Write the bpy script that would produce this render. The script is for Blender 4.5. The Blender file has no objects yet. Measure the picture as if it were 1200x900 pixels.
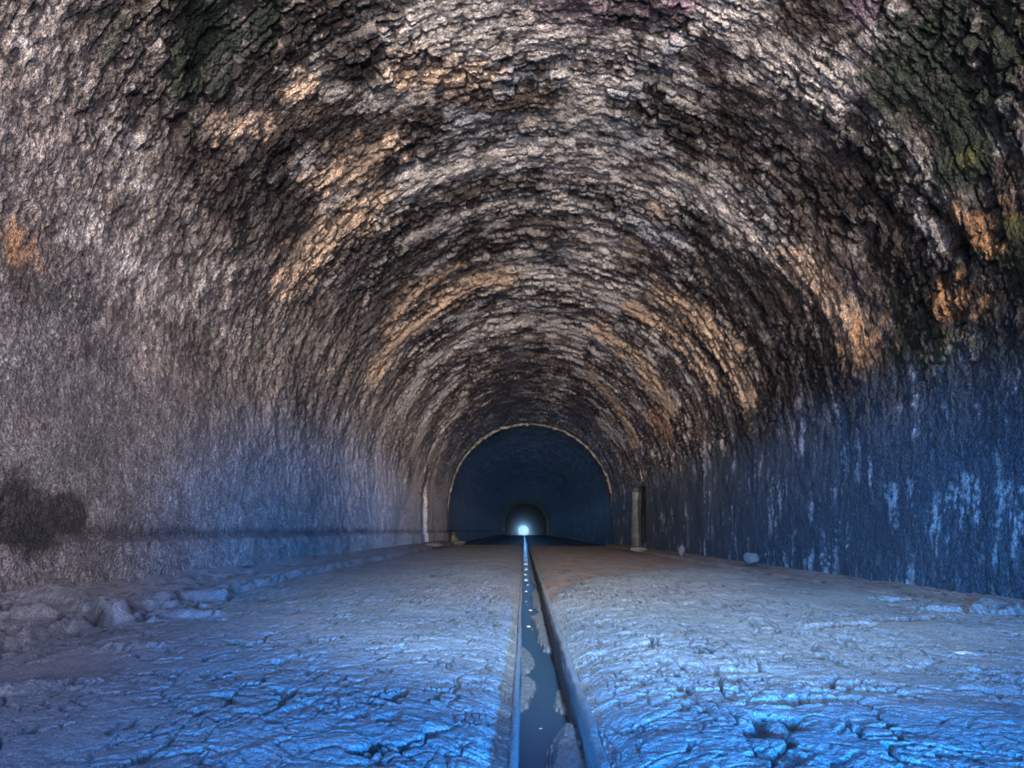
import bpy, bmesh, math, random
import numpy as np
rng = np.random.default_rng(7)
random.seed(7)
C = bpy.context.scene.collection

# ---------------------------------------------------------------- noise
PERM = rng.permutation(4096)
GA = rng.random(4096) * 2 * np.pi
GX, GY = np.cos(GA), np.sin(GA)
RV = rng.random(4096)
def h2(i, j, seed=0):
    return PERM[(PERM[(i + seed * 131) & 4095] + j) & 4095]
def perlin(x, y, seed=0):
    xi = np.floor(x).astype(np.int64); yi = np.floor(y).astype(np.int64)
    fx = x - xi; fy = y - yi
    u = fx * fx * fx * (fx * (fx * 6 - 15) + 10); v = fy * fy * fy * (fy * (fy * 6 - 15) + 10)
    def g(i, j, dx, dy):
        h = h2(i, j, seed); return GX[h] * dx + GY[h] * dy
    a = g(xi, yi, fx, fy); b = g(xi + 1, yi, fx - 1, fy)
    c = g(xi, yi + 1, fx, fy - 1); d = g(xi + 1, yi + 1, fx - 1, fy - 1)
    return (a + (b - a) * u + ((c + (d - c) * u) - (a + (b - a) * u)) * v) * 1.5
def fbm(x, y, o=4, seed=0, gain=.5):
    r = 0; a = 1; t = 0
    for k in range(o):
        r = r + a * perlin(x * 2 ** k, y * 2 ** k, seed + k); t += a; a *= gain
    return r / t
def ridge(x, y, o=3, seed=0):
    r = 0; a = 1; t = 0
    for k in range(o):
        r = r + a * (1 - np.abs(perlin(x * 2 ** k, y * 2 ** k, seed + k)) * 1.6); t += a; a *= .5
    return r / t
def voro(x, y, seed=0, jit=.9):
    xi = np.floor(x).astype(np.int64); yi = np.floor(y).astype(np.int64)
    f1 = np.full(x.shape, 9.); f2 = np.full(x.shape, 9.); cid = np.zeros(x.shape, np.int64)
    for i in (-1, 0, 1):
        for j in (-1, 0, 1):
            h = h2(xi + i, yi + j, seed); k = PERM[h]
            d = np.hypot(xi + i + .5 + (RV[h] - .5) * jit - x, yi + j + .5 + (RV[k] - .5) * jit - y)
            n = d < f1
            f2 = np.where(n, f1, np.minimum(f2, d)); cid = np.where(n, h, cid); f1 = np.where(n, d, f1)
    return f1, f2, cid
def sm(a, b, x):
    t = np.clip((x - a) / (b - a), 0, 1); return t * t * (3 - 2 * t)
def mix(a, b, t):
    return a + (b - a) * t
def col(c, t, m):
    return c + (np.array(t, float) - c) * np.clip(m, 0, 1)[..., None]

# ---------------------------------------------------------------- objects
def tag(o, label=None, cat=None, group=None, kind=None):
    if label: o['label'] = label
    if cat: o['category'] = cat
    if group: o['group'] = group
    if kind: o['kind'] = kind
    return o
def mesh(name, verts, faces, mat, parent=None, smooth=True, colors=None, loc=None):
    me = bpy.data.meshes.new(name)
    verts = np.asarray(verts, np.float32).reshape(-1, 3)
    faces = np.asarray(faces, np.int32)
    me.vertices.add(len(verts)); me.vertices.foreach_set('co', verts.ravel())
    n = faces.shape[1]
    me.loops.add(faces.size); me.loops.foreach_set('vertex_index', faces.ravel())
    me.polygons.add(len(faces)); me.polygons.foreach_set('loop_start', np.arange(0, faces.size, n, dtype=np.int32))
    me.update(calc_edges=True)
    me.polygons.foreach_set('use_smooth', np.full(len(faces), smooth))
    if colors is not None:
        c = np.ones((len(verts), 4), np.float32); c[:, :3] = np.asarray(colors).reshape(-1, 3)
        ca = me.color_attributes.new('Col', 'FLOAT_COLOR', 'POINT'); ca.data.foreach_set('color', c.ravel())
    me.materials.append(mat)
    o = bpy.data.objects.new(name, me); C.objects.link(o)
    if parent: o.parent = parent
    if loc is not None: o.location = loc
    return o
def grid_faces(n, m, flip=False):
    i = np.arange(n * m).reshape(n, m)
    f = np.stack([i[:-1, :-1], i[:-1, 1:], i[1:, 1:], i[1:, :-1]], -1).reshape(-1, 4)
    return f[:, ::-1] if flip else f
def grid(name, P, mat, colors=None, parent=None, flip=False, smooth=True):
    n, m = P.shape[:2]
    return mesh(name, P.reshape(-1, 3), grid_faces(n, m, flip), mat, parent, smooth, colors)

# ---------------------------------------------------------------- materials
def material(name, rough=.85, bump=.4, scales=((40, 1.),), base=None, vary=.25, spec=.35, dist=.01, rough_vary=0., metal=0., speck=(220, .3)):
    m = bpy.data.materials.new(name); m.use_nodes = True
    N = m.node_tree.nodes; L = m.node_tree.links
    p = N['Principled BSDF']; p.inputs['Roughness'].default_value = rough
    p.inputs['Specular IOR Level'].default_value = spec; p.inputs['Metallic'].default_value = metal
    tc = N.new('ShaderNodeNewGeometry')
    if base is None:
        a = N.new('ShaderNodeAttribute'); a.attribute_name = 'Col'; src = a.outputs['Color']
    else:
        a = N.new('ShaderNodeRGB'); a.outputs[0].default_value = (*base, 1); src = a.outputs[0]
    n1 = N.new('ShaderNodeTexNoise'); n1.inputs['Scale'].default_value = scales[0][0]; n1.inputs['Detail'].default_value = 6
    n1.inputs['Roughness'].default_value = .7
    L.new(tc.outputs['Position'], n1.inputs['Vector'])
    mr = N.new('ShaderNodeMapRange'); mr.inputs['From Min'].default_value = .3; mr.inputs['From Max'].default_value = .7
    mr.inputs['To Min'].default_value = 1 - vary; mr.inputs['To Max'].default_value = 1 + vary
    L.new(n1.outputs['Fac'], mr.inputs['Value'])
    mu = N.new('ShaderNodeVectorMath'); mu.operation = 'SCALE'
    L.new(src, mu.inputs[0]); L.new(mr.outputs[0], mu.inputs['Scale']); L.new(mu.outputs[0], p.inputs['Base Color'])
    n2 = N.new('ShaderNodeTexNoise'); n2.inputs['Scale'].default_value = speck[0]; n2.inputs['Detail'].default_value = 3; n2.inputs['Roughness'].default_value = .8
    L.new(tc.outputs['Position'], n2.inputs['Vector'])
    m2 = N.new('ShaderNodeMapRange'); m2.inputs['From Min'].default_value = .32; m2.inputs['From Max'].default_value = .68
    m2.inputs['To Min'].default_value = 1 - speck[1]; m2.inputs['To Max'].default_value = 1 + speck[1]
    L.new(n2.outputs['Fac'], m2.inputs['Value'])
    mm = N.new('ShaderNodeMath'); mm.operation = 'MULTIPLY'; L.new(mr.outputs[0], mm.inputs[0]); L.new(m2.outputs[0], mm.inputs[1]); L.new(mm.outputs[0], mu.inputs['Scale'])
    if rough_vary:
        r = N.new('ShaderNodeMapRange'); r.inputs['From Min'].default_value = .3; r.inputs['From Max'].default_value = .7
        r.inputs['To Min'].default_value = rough - rough_vary; r.inputs['To Max'].default_value = rough + rough_vary
        L.new(n1.outputs['Fac'], r.inputs['Value']); L.new(r.outputs[0], p.inputs['Roughness'])
    h = None
    for s, w in scales:
        n = N.new('ShaderNodeTexNoise'); n.inputs['Scale'].default_value = s; n.inputs['Detail'].default_value = 4
        L.new(tc.outputs['Position'], n.inputs['Vector'])
        q = N.new('ShaderNodeMath'); q.operation = 'MULTIPLY_ADD'; q.inputs[1].default_value = w
        L.new(n.outputs['Fac'], q.inputs[0])
        if h is None: q.inputs[2].default_value = 0
        else: L.new(h, q.inputs[2])
        h = q.outputs[0]
    b = N.new('ShaderNodeBump'); b.inputs['Strength'].default_value = bump; b.inputs['Distance'].default_value = dist
    L.new(h, b.inputs['Height']); L.new(b.outputs[0], p.inputs['Normal'])
    return m
M_BRICK = material('sooty_brick', rough=.6, rough_vary=.2, bump=1., scales=((35, 1.), (110, .6)), vary=.8, speck=(75, .85), dist=.04, spec=.5)
M_MUD = material('cracked_mud', rough=.72, rough_vary=.12, bump=1., scales=((60, 1.), (170, .4)), vary=.38, speck=(190, .55), dist=.014, spec=.3)
M_CONC = material('channel_concrete', rough=.7, bump=.6, scales=((50, 1.), (160, .3)), base=(.24, .24, .25), vary=.25, dist=.01)
M_SILT = material('wet_silt', rough=.45, bump=.6, scales=((40, 1.), (120, .4)), base=(.24, .25, .28), vary=.3, dist=.012)
M_STONE = material('pale_stone', rough=.75, bump=.6, scales=((25, 1.), (90, .5)), base=(.15, .148, .145), vary=.25, dist=.02)
M_PEBBLE = material('white_pebble', rough=.6, bump=.4, scales=((60, 1.),), base=(.6, .6, .62), vary=.15, dist=.01)
M_WATER = bpy.data.materials.new('still_water'); M_WATER.use_nodes = True
_p = M_WATER.node_tree.nodes['Principled BSDF']
_p.inputs['Base Color'].default_value = (.05, .10, .16, 1); _p.inputs['Roughness'].default_value = .38
_p.inputs['Specular IOR Level'].default_value = .25
_n = M_WATER.node_tree.nodes.new('ShaderNodeTexNoise'); _n.inputs['Scale'].default_value = 9
_b = M_WATER.node_tree.nodes.new('ShaderNodeBump'); _b.inputs['Strength'].default_value = .12; _b.inputs['Distance'].default_value = .02
M_WATER.node_tree.links.new(_n.outputs['Fac'], _b.inputs['Height']); M_WATER.node_tree.links.new(_b.outputs[0], _p.inputs['Normal'])

# ---------------------------------------------------------------- tunnel lining
AX, RAD, SPR, EYE = .3, 4., 1.93, .68          # axis x, radius, springing height, eye height (mud level is z = 0)
HALF = RAD * math.pi / 2
YEND = 150.
SPOTS = [
('W',-1.48,7.7,0.33,0.49,0.7), ('W',-0.8,8.28,0.35,0.56,0.7), ('W',-0.06,8.26,0.35,0.55,0.7), ('P',-1.57,8.29,0.18,0.3,0.8), ('P',-1.33,8.43,0.19,0.31,0.8),
('P',-1.08,8.56,0.19,0.32,0.8), ('P',-0.83,8.66,0.19,0.32,0.8), ('W',1.6,7.38,0.2,0.28,1), ('W',1.88,7.42,0.2,0.28,1), ('W',2.16,7.43,0.2,0.28,1),
('W',2.4,7.4,0.2,0.28,1), ('W',2.63,7.36,0.2,0.28,1), ('W',2.87,7.3,0.19,0.27,1), ('W',3.1,7.22,0.19,0.27,1), ('W',3.1,7.22,0.14,0.19,0.9),
('W',3.25,7.21,0.14,0.19,0.9), ('W',3.41,7.19,0.14,0.19,0.9), ('W',3.56,7.17,0.14,0.19,0.9), ('W',3.71,7.13,0.13,0.19,0.9), ('W',3.87,7.09,0.13,0.19,0.9),
('W',4.04,7.06,0.13,0.19,0.9), ('W',4.21,7.02,0.13,0.19,0.9), ('W',4.38,6.97,0.13,0.19,0.9), ('W',4.54,6.92,0.13,0.18,0.9), ('O',4.57,6.94,0.1,0.14,1),
('O',4.72,6.89,0.1,0.14,1), ('O',4.87,6.83,0.1,0.14,1), ('O',5.02,6.76,0.1,0.14,1), ('W',1.81,10.46,0.23,0.46,0.9), ('W',2.07,10.48,0.23,0.47,0.9),
('W',2.34,10.46,0.23,0.47,0.9), ('W',2.61,10.4,0.23,0.46,0.9), ('W',2.87,10.31,0.23,0.46,0.9), ('W',3.18,10.3,0.23,0.46,0.9), ('W',3.5,10.24,0.23,0.46,0.9),
('W',3.81,10.14,0.23,0.45,0.9), ('P',3.81,10.14,0.2,0.41,1), ('P',4.04,10.06,0.2,0.41,1), ('P',4.27,9.97,0.2,0.4,1), ('P',4.5,9.85,0.2,0.39,1),
('P',4.72,9.7,0.19,0.39,1), ('P',4.96,9.58,0.19,0.38,1), ('P',5.19,9.44,0.19,0.37,1), ('O',5.25,9.42,0.23,0.46,1), ('O',5.33,7.45,0.17,0.26,0.9),
('O',5.43,7.07,0.11,0.17,0.8), ('O',4.75,6.86,0.14,0.19,1), ('O',4.75,6.4,0.09,0.12,0.7), ('P',-4.19,10.2,0.22,0.48,1), ('P',-3.89,10.32,0.22,0.49,1),
('P',-3.6,10.38,0.22,0.49,1), ('P',-3.31,10.41,0.22,0.48,1), ('P',-3.03,10.47,0.22,0.48,1), ('P',-2.76,10.49,0.22,0.48,1), ('P',-2.48,10.48,0.22,0.47,1),
('W',-2.48,10.48,0.23,0.49,0.8), ('W',-2.13,10.6,0.24,0.5,0.8), ('W',-1.79,10.65,0.24,0.5,0.8), ('W',-1.44,10.65,0.24,0.49,0.8), ('W',-1.14,10.76,0.24,0.5,0.8),
('W',-0.83,10.82,0.24,0.5,0.8), ('W',-0.53,10.83,0.24,0.5,0.8), ('W',-0.23,10.8,0.24,0.49,0.8), ('W',0.09,10.85,0.24,0.5,0.8), ('W',0.42,10.85,0.24,0.5,0.8),
('W',0.74,10.8,0.24,0.49,0.8), ('W',1.08,10.93,0.24,0.5,0.8), ('W',1.43,11.0,0.24,0.51,0.8), ('W',1.79,11.01,0.24,0.51,0.8), ('P',-2.0,9.47,0.19,0.36,0.8),
('P',-2.26,9.53,0.19,0.36,0.8), ('P',-2.52,9.55,0.19,0.37,0.8), ('P',-2.75,9.42,0.19,0.36,0.8), ('P',-2.98,9.27,0.19,0.36,0.8), ('P',2.4,14.78,0.21,0.6,1),
('P',2.69,14.68,0.21,0.6,1), ('P',2.97,14.52,0.21,0.59,1), ('P',3.24,14.31,0.21,0.58,1), ('P',3.52,14.32,0.21,0.58,1), ('P',3.81,14.27,0.21,0.58,1),
('P',4.09,14.16,0.2,0.58,1), ('P',4.32,14.22,0.21,0.59,1), ('P',4.56,14.25,0.21,0.6,1), ('P',4.8,14.23,0.21,0.6,1), ('P',5.04,14.17,0.2,0.6,1),
('P',2.06,16.24,0.16,0.5,0.9), ('P',2.25,16.27,0.16,0.51,0.9), ('P',2.44,16.27,0.16,0.51,0.9), ('P',2.62,16.25,0.16,0.51,0.9), ('P',2.81,16.19,0.16,0.51,0.9),
('P',3.0,16.11,0.16,0.5,0.9), ('P',3.18,16.01,0.16,0.5,0.9), ('P',3.36,15.88,0.16,0.49,0.9), ('P',3.54,15.93,0.16,0.5,0.9), ('P',3.72,15.96,0.16,0.5,0.9),
('P',3.9,15.97,0.16,0.51,0.9), ('P',4.08,15.95,0.16,0.51,0.9), ('P',4.26,15.9,0.16,0.51,0.9), ('P',4.45,15.82,0.16,0.51,0.9), ('W',1.08,14.27,0.63,1.71,0.6),
('W',0.33,12.34,0.48,1.12,0.5), ('P',1.54,18.83,0.17,0.6,0.9), ('P',1.72,19.01,0.17,0.61,0.9), ('P',1.91,19.17,0.17,0.62,0.9), ('P',2.1,19.29,0.17,0.63,0.9),
('P',2.29,19.38,0.17,0.64,0.9), ('P',2.49,19.44,0.17,0.64,0.9), ('P',2.68,19.46,0.17,0.65,0.9), ('P',2.88,19.45,0.17,0.65,0.9), ('P',3.07,19.64,0.17,0.67,0.9),
('P',3.26,19.81,0.18,0.68,0.9), ('P',3.46,19.94,0.18,0.69,0.9), ('P',3.66,20.04,0.18,0.7,0.9), ('P',3.87,20.09,0.18,0.71,0.9), ('P',4.08,20.1,0.18,0.72,0.9),
('P',4.29,20.06,0.18,0.72,0.9), ('O',4.06,22.05,0.2,0.87,0.6), ('O',4.31,21.97,0.2,0.87,0.6), ('O',4.56,21.82,0.19,0.86,0.6), ('O',4.81,21.6,0.19,0.86,0.6),
('W',-0.55,15.8,0.18,0.53,0.8), ('W',-0.35,15.9,0.18,0.54,0.8), ('W',-0.14,15.98,0.18,0.54,0.8), ('W',0.06,16.02,0.18,0.54,0.8), ('W',0.27,16.04,0.18,0.54,0.8),
('W',0.47,16.02,0.18,0.54,0.8), ('W',0.67,15.97,0.18,0.54,0.8), ('W',0.87,15.89,0.18,0.53,0.8), ('W',1.09,15.89,0.18,0.53,0.8), ('W',1.31,15.85,0.18,0.53,0.8),
('W',1.53,15.78,0.18,0.52,0.8), ('W',1.74,15.68,0.17,0.52,0.8), ('W',1.95,15.54,0.17,0.51,0.8), ('P',-4.15,16.25,0.16,0.58,0.9), ('P',-3.93,16.25,0.16,0.57,0.9),
('P',-3.72,16.21,0.16,0.56,0.9), ('P',-3.52,16.13,0.16,0.55,0.9), ('P',-3.32,16.01,0.16,0.54,0.9), ('P',-3.14,16.06,0.16,0.54,0.9), ('P',-2.96,16.09,0.16,0.53,0.9),
('P',-2.78,16.08,0.16,0.53,0.9), ('P',-2.6,16.05,0.16,0.52,0.9), ('P',-2.43,15.99,0.16,0.52,0.9), ('P',-2.26,15.91,0.16,0.51,0.9), ('P',-2.05,15.91,0.16,0.5,0.9),
('P',-1.85,15.87,0.16,0.5,0.9), ('P',-1.65,15.8,0.16,0.49,0.9), ('P',-1.45,15.7,0.16,0.48,0.9), ('P',-1.26,15.58,0.16,0.47,0.9), ('P',-1.08,15.67,0.16,0.48,0.9),
('P',-0.9,15.73,0.16,0.48,0.9), ('P',-0.72,15.78,0.16,0.48,0.9), ('P',-0.55,15.8,0.16,0.48,0.9), ('P',-3.32,15.0,0.17,0.53,0.8), ('P',-3.09,14.89,0.17,0.51,0.8),
('P',-2.87,14.74,0.16,0.5,0.8), ('P',-2.66,14.55,0.16,0.48,0.8), ('P',-2.47,14.61,0.16,0.48,0.8), ('P',-2.28,14.64,0.16,0.48,0.8), ('P',-2.09,14.64,0.16,0.48,0.8),
('P',-1.9,14.62,0.16,0.47,0.8), ('P',-1.71,14.57,0.16,0.46,0.8), ('W',-4.28,20.07,0.11,0.5,0.9), ('W',-4.15,20.08,0.11,0.49,0.9), ('W',-4.02,20.08,0.11,0.49,0.9),
('W',-3.9,20.05,0.11,0.48,0.9), ('W',-3.77,20.01,0.11,0.48,0.9), ('W',-3.64,19.95,0.11,0.47,0.9), ('W',-3.52,19.88,0.11,0.47,0.9), ('W',-3.4,19.79,0.11,0.46,0.9),
('W',-3.28,19.68,0.11,0.45,0.9), ('W',-3.16,19.56,0.11,0.44,0.9), ('W',-3.05,19.43,0.11,0.44,0.9), ('W',-2.92,19.49,0.11,0.44,0.9), ('W',-2.8,19.55,0.11,0.44,0.9),
('W',-2.68,19.58,0.11,0.43,0.9), ('W',-2.56,19.6,0.11,0.43,0.9), ('W',-2.44,19.61,0.11,0.43,0.9), ('W',-2.32,19.6,0.11,0.43,0.9), ('W',-2.2,19.58,0.11,0.43,0.9),
('W',-2.08,19.54,0.11,0.42,0.9), ('W',-1.96,19.49,0.11,0.42,0.9), ('W',-1.84,19.43,0.11,0.42,0.9), ('W',-1.73,19.36,0.11,0.41,0.9), ('W',-1.61,19.44,0.11,0.41,0.9),
('W',-1.48,19.5,0.11,0.41,0.9), ('W',-1.36,19.55,0.11,0.41,0.9), ('W',-1.24,19.59,0.11,0.41,0.9), ('W',-1.11,19.61,0.11,0.41,0.9), ('W',-0.99,19.62,0.11,0.41,0.9),
('W',-0.87,19.62,0.11,0.41,0.9), ('W',-0.75,19.6,0.11,0.41,0.9), ('W',-0.63,19.56,0.11,0.41,0.9), ('W',-0.51,19.52,0.11,0.41,0.9), ('W',-0.39,19.46,0.11,0.4,0.9),
('W',-5.02,24.42,0.14,0.77,0.9), ('W',-4.85,24.47,0.14,0.76,0.9), ('W',-4.69,24.47,0.14,0.76,0.9), ('W',-4.53,24.43,0.14,0.75,0.9), ('W',-4.37,24.36,0.14,0.73,0.9),
('W',-4.21,24.25,0.13,0.72,0.9), ('W',-4.06,24.12,0.13,0.71,0.9), ('W',-3.91,23.95,0.13,0.69,0.9), ('W',-3.77,23.76,0.13,0.67,0.9), ('W',-3.63,23.54,0.13,0.66,0.9),
('W',-3.48,23.55,0.13,0.65,0.9), ('W',-3.34,23.53,0.13,0.65,0.9), ('W',-3.19,23.49,0.13,0.64,0.9), ('W',-3.05,23.42,0.13,0.63,0.9), ('W',-2.91,23.32,0.13,0.62,0.9),
('W',-2.78,23.21,0.13,0.61,0.9), ('W',-2.64,23.07,0.13,0.6,0.9), ('W',-5.04,28.96,0.13,0.87,0.8), ('W',-4.88,28.95,0.13,0.86,0.8), ('W',-4.73,28.9,0.13,0.85,0.8),
('W',-4.59,28.81,0.13,0.83,0.8), ('W',-4.44,28.69,0.13,0.82,0.8), ('W',-4.3,28.53,0.13,0.8,0.8), ('W',-4.16,28.34,0.13,0.79,0.8), ('W',-4.02,28.13,0.13,0.77,0.8),
('W',-3.89,27.89,0.12,0.75,0.8), ('W',-3.76,27.63,0.12,0.73,0.8), ('W',-3.64,27.35,0.12,0.71,0.8), ('W',-3.49,27.36,0.12,0.71,0.8), ('W',-3.34,27.34,0.12,0.7,0.8),
('W',-3.2,27.29,0.12,0.69,0.8), ('W',-3.05,27.21,0.12,0.68,0.8), ('W',-2.91,27.1,0.12,0.67,0.8), ('W',-2.77,26.96,0.12,0.66,0.8), ('W',-2.63,26.8,0.12,0.65,0.8),
('W',-2.5,26.61,0.12,0.64,0.8), ('P',1.79,24.02,0.13,0.61,0.8), ('P',1.94,24.25,0.13,0.62,0.8), ('P',2.09,24.47,0.14,0.63,0.8), ('P',2.25,24.65,0.14,0.65,0.8),
('P',2.41,24.81,0.14,0.66,0.8), ('P',2.57,24.94,0.14,0.66,0.8), ('P',2.74,25.04,0.14,0.67,0.8), ('P',2.91,25.11,0.14,0.68,0.8), ('P',3.05,25.38,0.14,0.69,0.8),
('P',3.19,25.64,0.14,0.71,0.8), ('P',3.34,25.87,0.14,0.73,0.8), ('P',3.49,26.08,0.14,0.74,0.8), ('P',3.64,26.26,0.15,0.76,0.8), ('P',3.8,26.41,0.15,0.77,0.8),
('P',3.95,26.53,0.15,0.78,0.8), ('P',4.12,26.62,0.15,0.79,0.8), ('P',4.28,26.67,0.15,0.8,0.8), ('P',4.44,26.69,0.15,0.8,0.8), ('W',2.97,29.73,0.17,0.95,0.9),
('W',3.17,29.75,0.17,0.96,0.9), ('W',3.36,29.72,0.17,0.96,0.9), ('W',3.56,29.63,0.16,0.96,0.9), ('W',3.75,29.48,0.16,0.96,0.9), ('W',3.95,29.28,0.16,0.95,0.9),
('W',4.14,29.02,0.16,0.94,0.9), ('W',0.28,19.9,0.13,0.5,0.8), ('W',0.42,19.94,0.13,0.5,0.8), ('W',0.57,19.97,0.13,0.5,0.8), ('W',0.72,19.97,0.13,0.5,0.8),
('W',0.87,19.95,0.13,0.5,0.8), ('W',1.02,19.91,0.13,0.5,0.8), ('W',1.17,19.85,0.13,0.5,0.8), ('W',1.32,19.77,0.13,0.49,0.8), ('W',1.47,19.67,0.13,0.49,0.8),
('W',1.61,19.55,0.13,0.48,0.8), ('W',1.75,19.65,0.13,0.49,0.8), ('W',1.9,19.74,0.13,0.49,0.8), ('W',2.05,19.8,0.13,0.5,0.8), ('W',2.19,19.85,0.13,0.5,0.8),
('W',2.34,19.87,0.13,0.5,0.8), ('W',2.49,19.87,0.13,0.51,0.8), ('W',2.64,19.86,0.13,0.51,0.8), ('W',2.79,19.82,0.13,0.51,0.8), ('W',2.94,19.76,0.13,0.5,0.8),
('B',1.08,9.74,0.49,0.9,0.7), ('B',1.75,12.29,0.55,1.27,0.6), ('W',0.68,9.13,0.35,0.61,0.6), ('P',1.8,11.74,0.23,0.52,0.7), ('P',1.68,13.29,0.21,0.52,0.5),
('P',-2.7,7.65,0.14,0.23,1.2), ('P',-2.96,9.23,0.21,0.39,0.8), ('P',-3.64,7.07,0.1,0.15,0.7), ('P',-3.54,7.2,0.1,0.16,0.7), ('P',-3.43,7.34,0.11,0.16,0.7),
('P',-3.32,7.48,0.11,0.17,0.7), ('P',-3.2,7.61,0.11,0.17,0.7), ('P',-3.3,7.56,0.1,0.16,0.6), ('O',-5.53,5.5,0.16,0.21,0.9), ('O',-5.75,5.51,0.07,0.12,0.6),
('W',-4.1,5.06,0.17,0.19,0.25), ('W',-4.44,5.33,0.15,0.18,0.25), ('W',-4.4,6.47,0.25,0.36,0.5), ('W',-5.05,7.12,0.32,0.52,0.5), ('W',-4.76,8.44,0.28,0.54,0.5),
('P',-5.87,7.81,0.19,0.37,0.5), ('P',-6.77,5.65,0.19,0.29,0.5), ('W',-7.12,6.01,0.27,0.43,0.6), ('W',-6.99,7.85,0.39,0.83,0.5), ('W',-5.04,6.14,0.24,0.34,0.5),
('P',-1.49,8.42,0.21,0.34,0.7), ('U',0.01,7.65,0.19,0.27,0.8), ('U',0.22,7.65,0.19,0.27,0.8), ('U',0.43,7.64,0.19,0.27,0.8), ('U',0.64,7.61,0.19,0.27,0.8),
('U',0.85,7.56,0.18,0.26,0.8), ('U',1.05,7.51,0.18,0.26,0.8), ('U',1.26,7.43,0.18,0.26,0.8), ('U',2.73,6.41,0.16,0.19,0.7), ('W',2.61,7.09,0.14,0.19,0.5),
('D',-3.12,6.22,0.35,0.45,1), ('D',-3.4,6.34,0.21,0.28,0.8), ('D',-2.05,7.72,0.36,0.55,1), ('D',-1.52,7.42,0.21,0.3,0.8), ('D',-3.97,7.98,0.49,0.85,1),
('D',-3.65,9.07,0.4,0.78,1), ('D',-3.98,6.98,0.31,0.47,0.8), ('D',-4.5,7.19,0.24,0.39,0.5), ('D',-3.2,8.13,0.32,0.54,0.9), ('D',-3.05,7.07,0.31,0.46,0.8),
('D',-2.69,8.44,0.33,0.57,0.8), ('D',-2.32,9.8,0.27,0.54,0.6), ('D',-3.56,8.04,0.36,0.61,0.7), ('D',-0.45,9.76,0.43,0.81,0.4), ('D',2.17,9.01,0.35,0.6,0.8),
('D',1.76,9.7,0.32,0.6,0.6), ('D',3.08,8.79,0.44,0.75,0.8), ('D',3.61,8.24,0.41,0.67,0.8), ('D',4.25,8.41,0.33,0.55,0.8), ('D',3.23,11.22,0.37,0.82,0.7),
('D',4.04,11.6,0.45,1.05,0.8), ('D',5.02,11.68,0.58,1.42,0.8), ('D',5.59,14.34,0.48,1.47,0.6), ('D',1.16,15.14,0.59,1.69,0.5), ('D',0.08,13.05,0.51,1.26,0.5),
('D',-1.14,13.79,0.43,1.15,0.6), ('D',-3.0,13.33,0.27,0.74,0.7), ('D',-1.73,16.77,0.26,0.86,0.6), ('D',-0.14,24.6,1.09,5.12,0.8), ('D',-0.78,30.63,1.36,8.03,0.9),
('D',2.0,30.19,0.84,4.82,0.9), ('D',0.62,17.87,0.32,1.07,0.6), ('D',5.36,6.67,0.3,0.42,1), ('D',4.59,6.17,0.27,0.35,0.8), ('D',4.63,7.99,0.31,0.51,0.8),
('D',5.75,8.8,0.34,0.65,0.8), ('D',5.93,6.81,0.26,0.39,0.7), ('D',-4.17,13.26,0.44,1.29,0.3), ('D',5.85,9.97,0.33,0.72,0.5), ('D',6.51,6.96,0.31,0.5,0.6),
('D',0.87,12.15,0.34,0.78,0.5), ('D',-1.89,11.97,0.29,0.69,0.5), ('D',-1.71,9.13,0.36,0.64,0.6), ('D',2.45,6.76,0.23,0.29,0.6), ('G',-3.11,6.29,0.41,0.53,1),
('G',-3.45,6.34,0.25,0.33,0.8), ('G',-2.72,6.57,0.26,0.34,0.7), ('G',3.35,6.18,0.41,0.5,0.8), ('G',3.41,6.83,0.38,0.51,0.8), ('G',3.94,6.33,0.42,0.53,1),
('G',3.79,5.74,0.32,0.36,0.7), ('G',4.22,6.72,0.37,0.51,1), ('G',3.84,7.22,0.2,0.29,0.5), ('G',5.08,6.79,0.3,0.43,0.8), ('G',6.0,6.82,0.3,0.45,0.6),
('G',5.39,8.29,0.37,0.65,0.7), ('G',5.99,7.63,0.3,0.5,0.7), ('G',-5.75,5.7,0.19,0.27,0.6), ('G',-3.78,5.47,0.15,0.18,0.5), ('G',4.6,6.63,0.29,0.4,0.6),
('Y',5.61,7.78,0.19,0.32,1), ('Y',4.94,6.48,0.13,0.17,0.8), ('Y',5.33,6.54,0.09,0.12,0.6), ('Y',5.81,7.31,0.11,0.18,0.6), ('Y',4.27,6.63,0.07,0.12,0.5),
('N',-7.43,5.7,0.29,0.44,1), ('N',-7.38,6.18,0.17,0.29,1),
]


def rows():
    y = [-29.]
    while y[-1] < 4.2: y.append(y[-1] + .3)
    while y[-1] < YEND:
        v = y[-1]; y.append(v + max(.009, min(v * v / 3900, .6)))
    y = [v for v in y if v < YEND] + [YEND]
    for e in (27., 30.5, 27.5, 29.2, 37.4, 38.0, 40.6, 49.):
        y += [e - .012, e + .012]
    return np.array(sorted(y))
Y = rows()
smax = HALF + SPR + .75
S = np.concatenate([-np.linspace(smax, 0, 640)[:-1], np.linspace(0, smax, 640)])
SS, YY = np.meshgrid(S, Y)                      # rows = y, columns = s
print('lining', SS.shape)
arc = np.clip(SS, -HALF, HALF) / RAD
low = np.clip(np.abs(SS) - HALF, 0, None)
sg = np.sign(SS)
Z0 = SPR + RAD * np.cos(arc) - low
NX, NZ = -np.sin(arc), -np.cos(arc)             # inward normal
NX = np.where(low > 0, -sg, NX); NZ = np.where(low > 0, 0, NZ)

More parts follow.
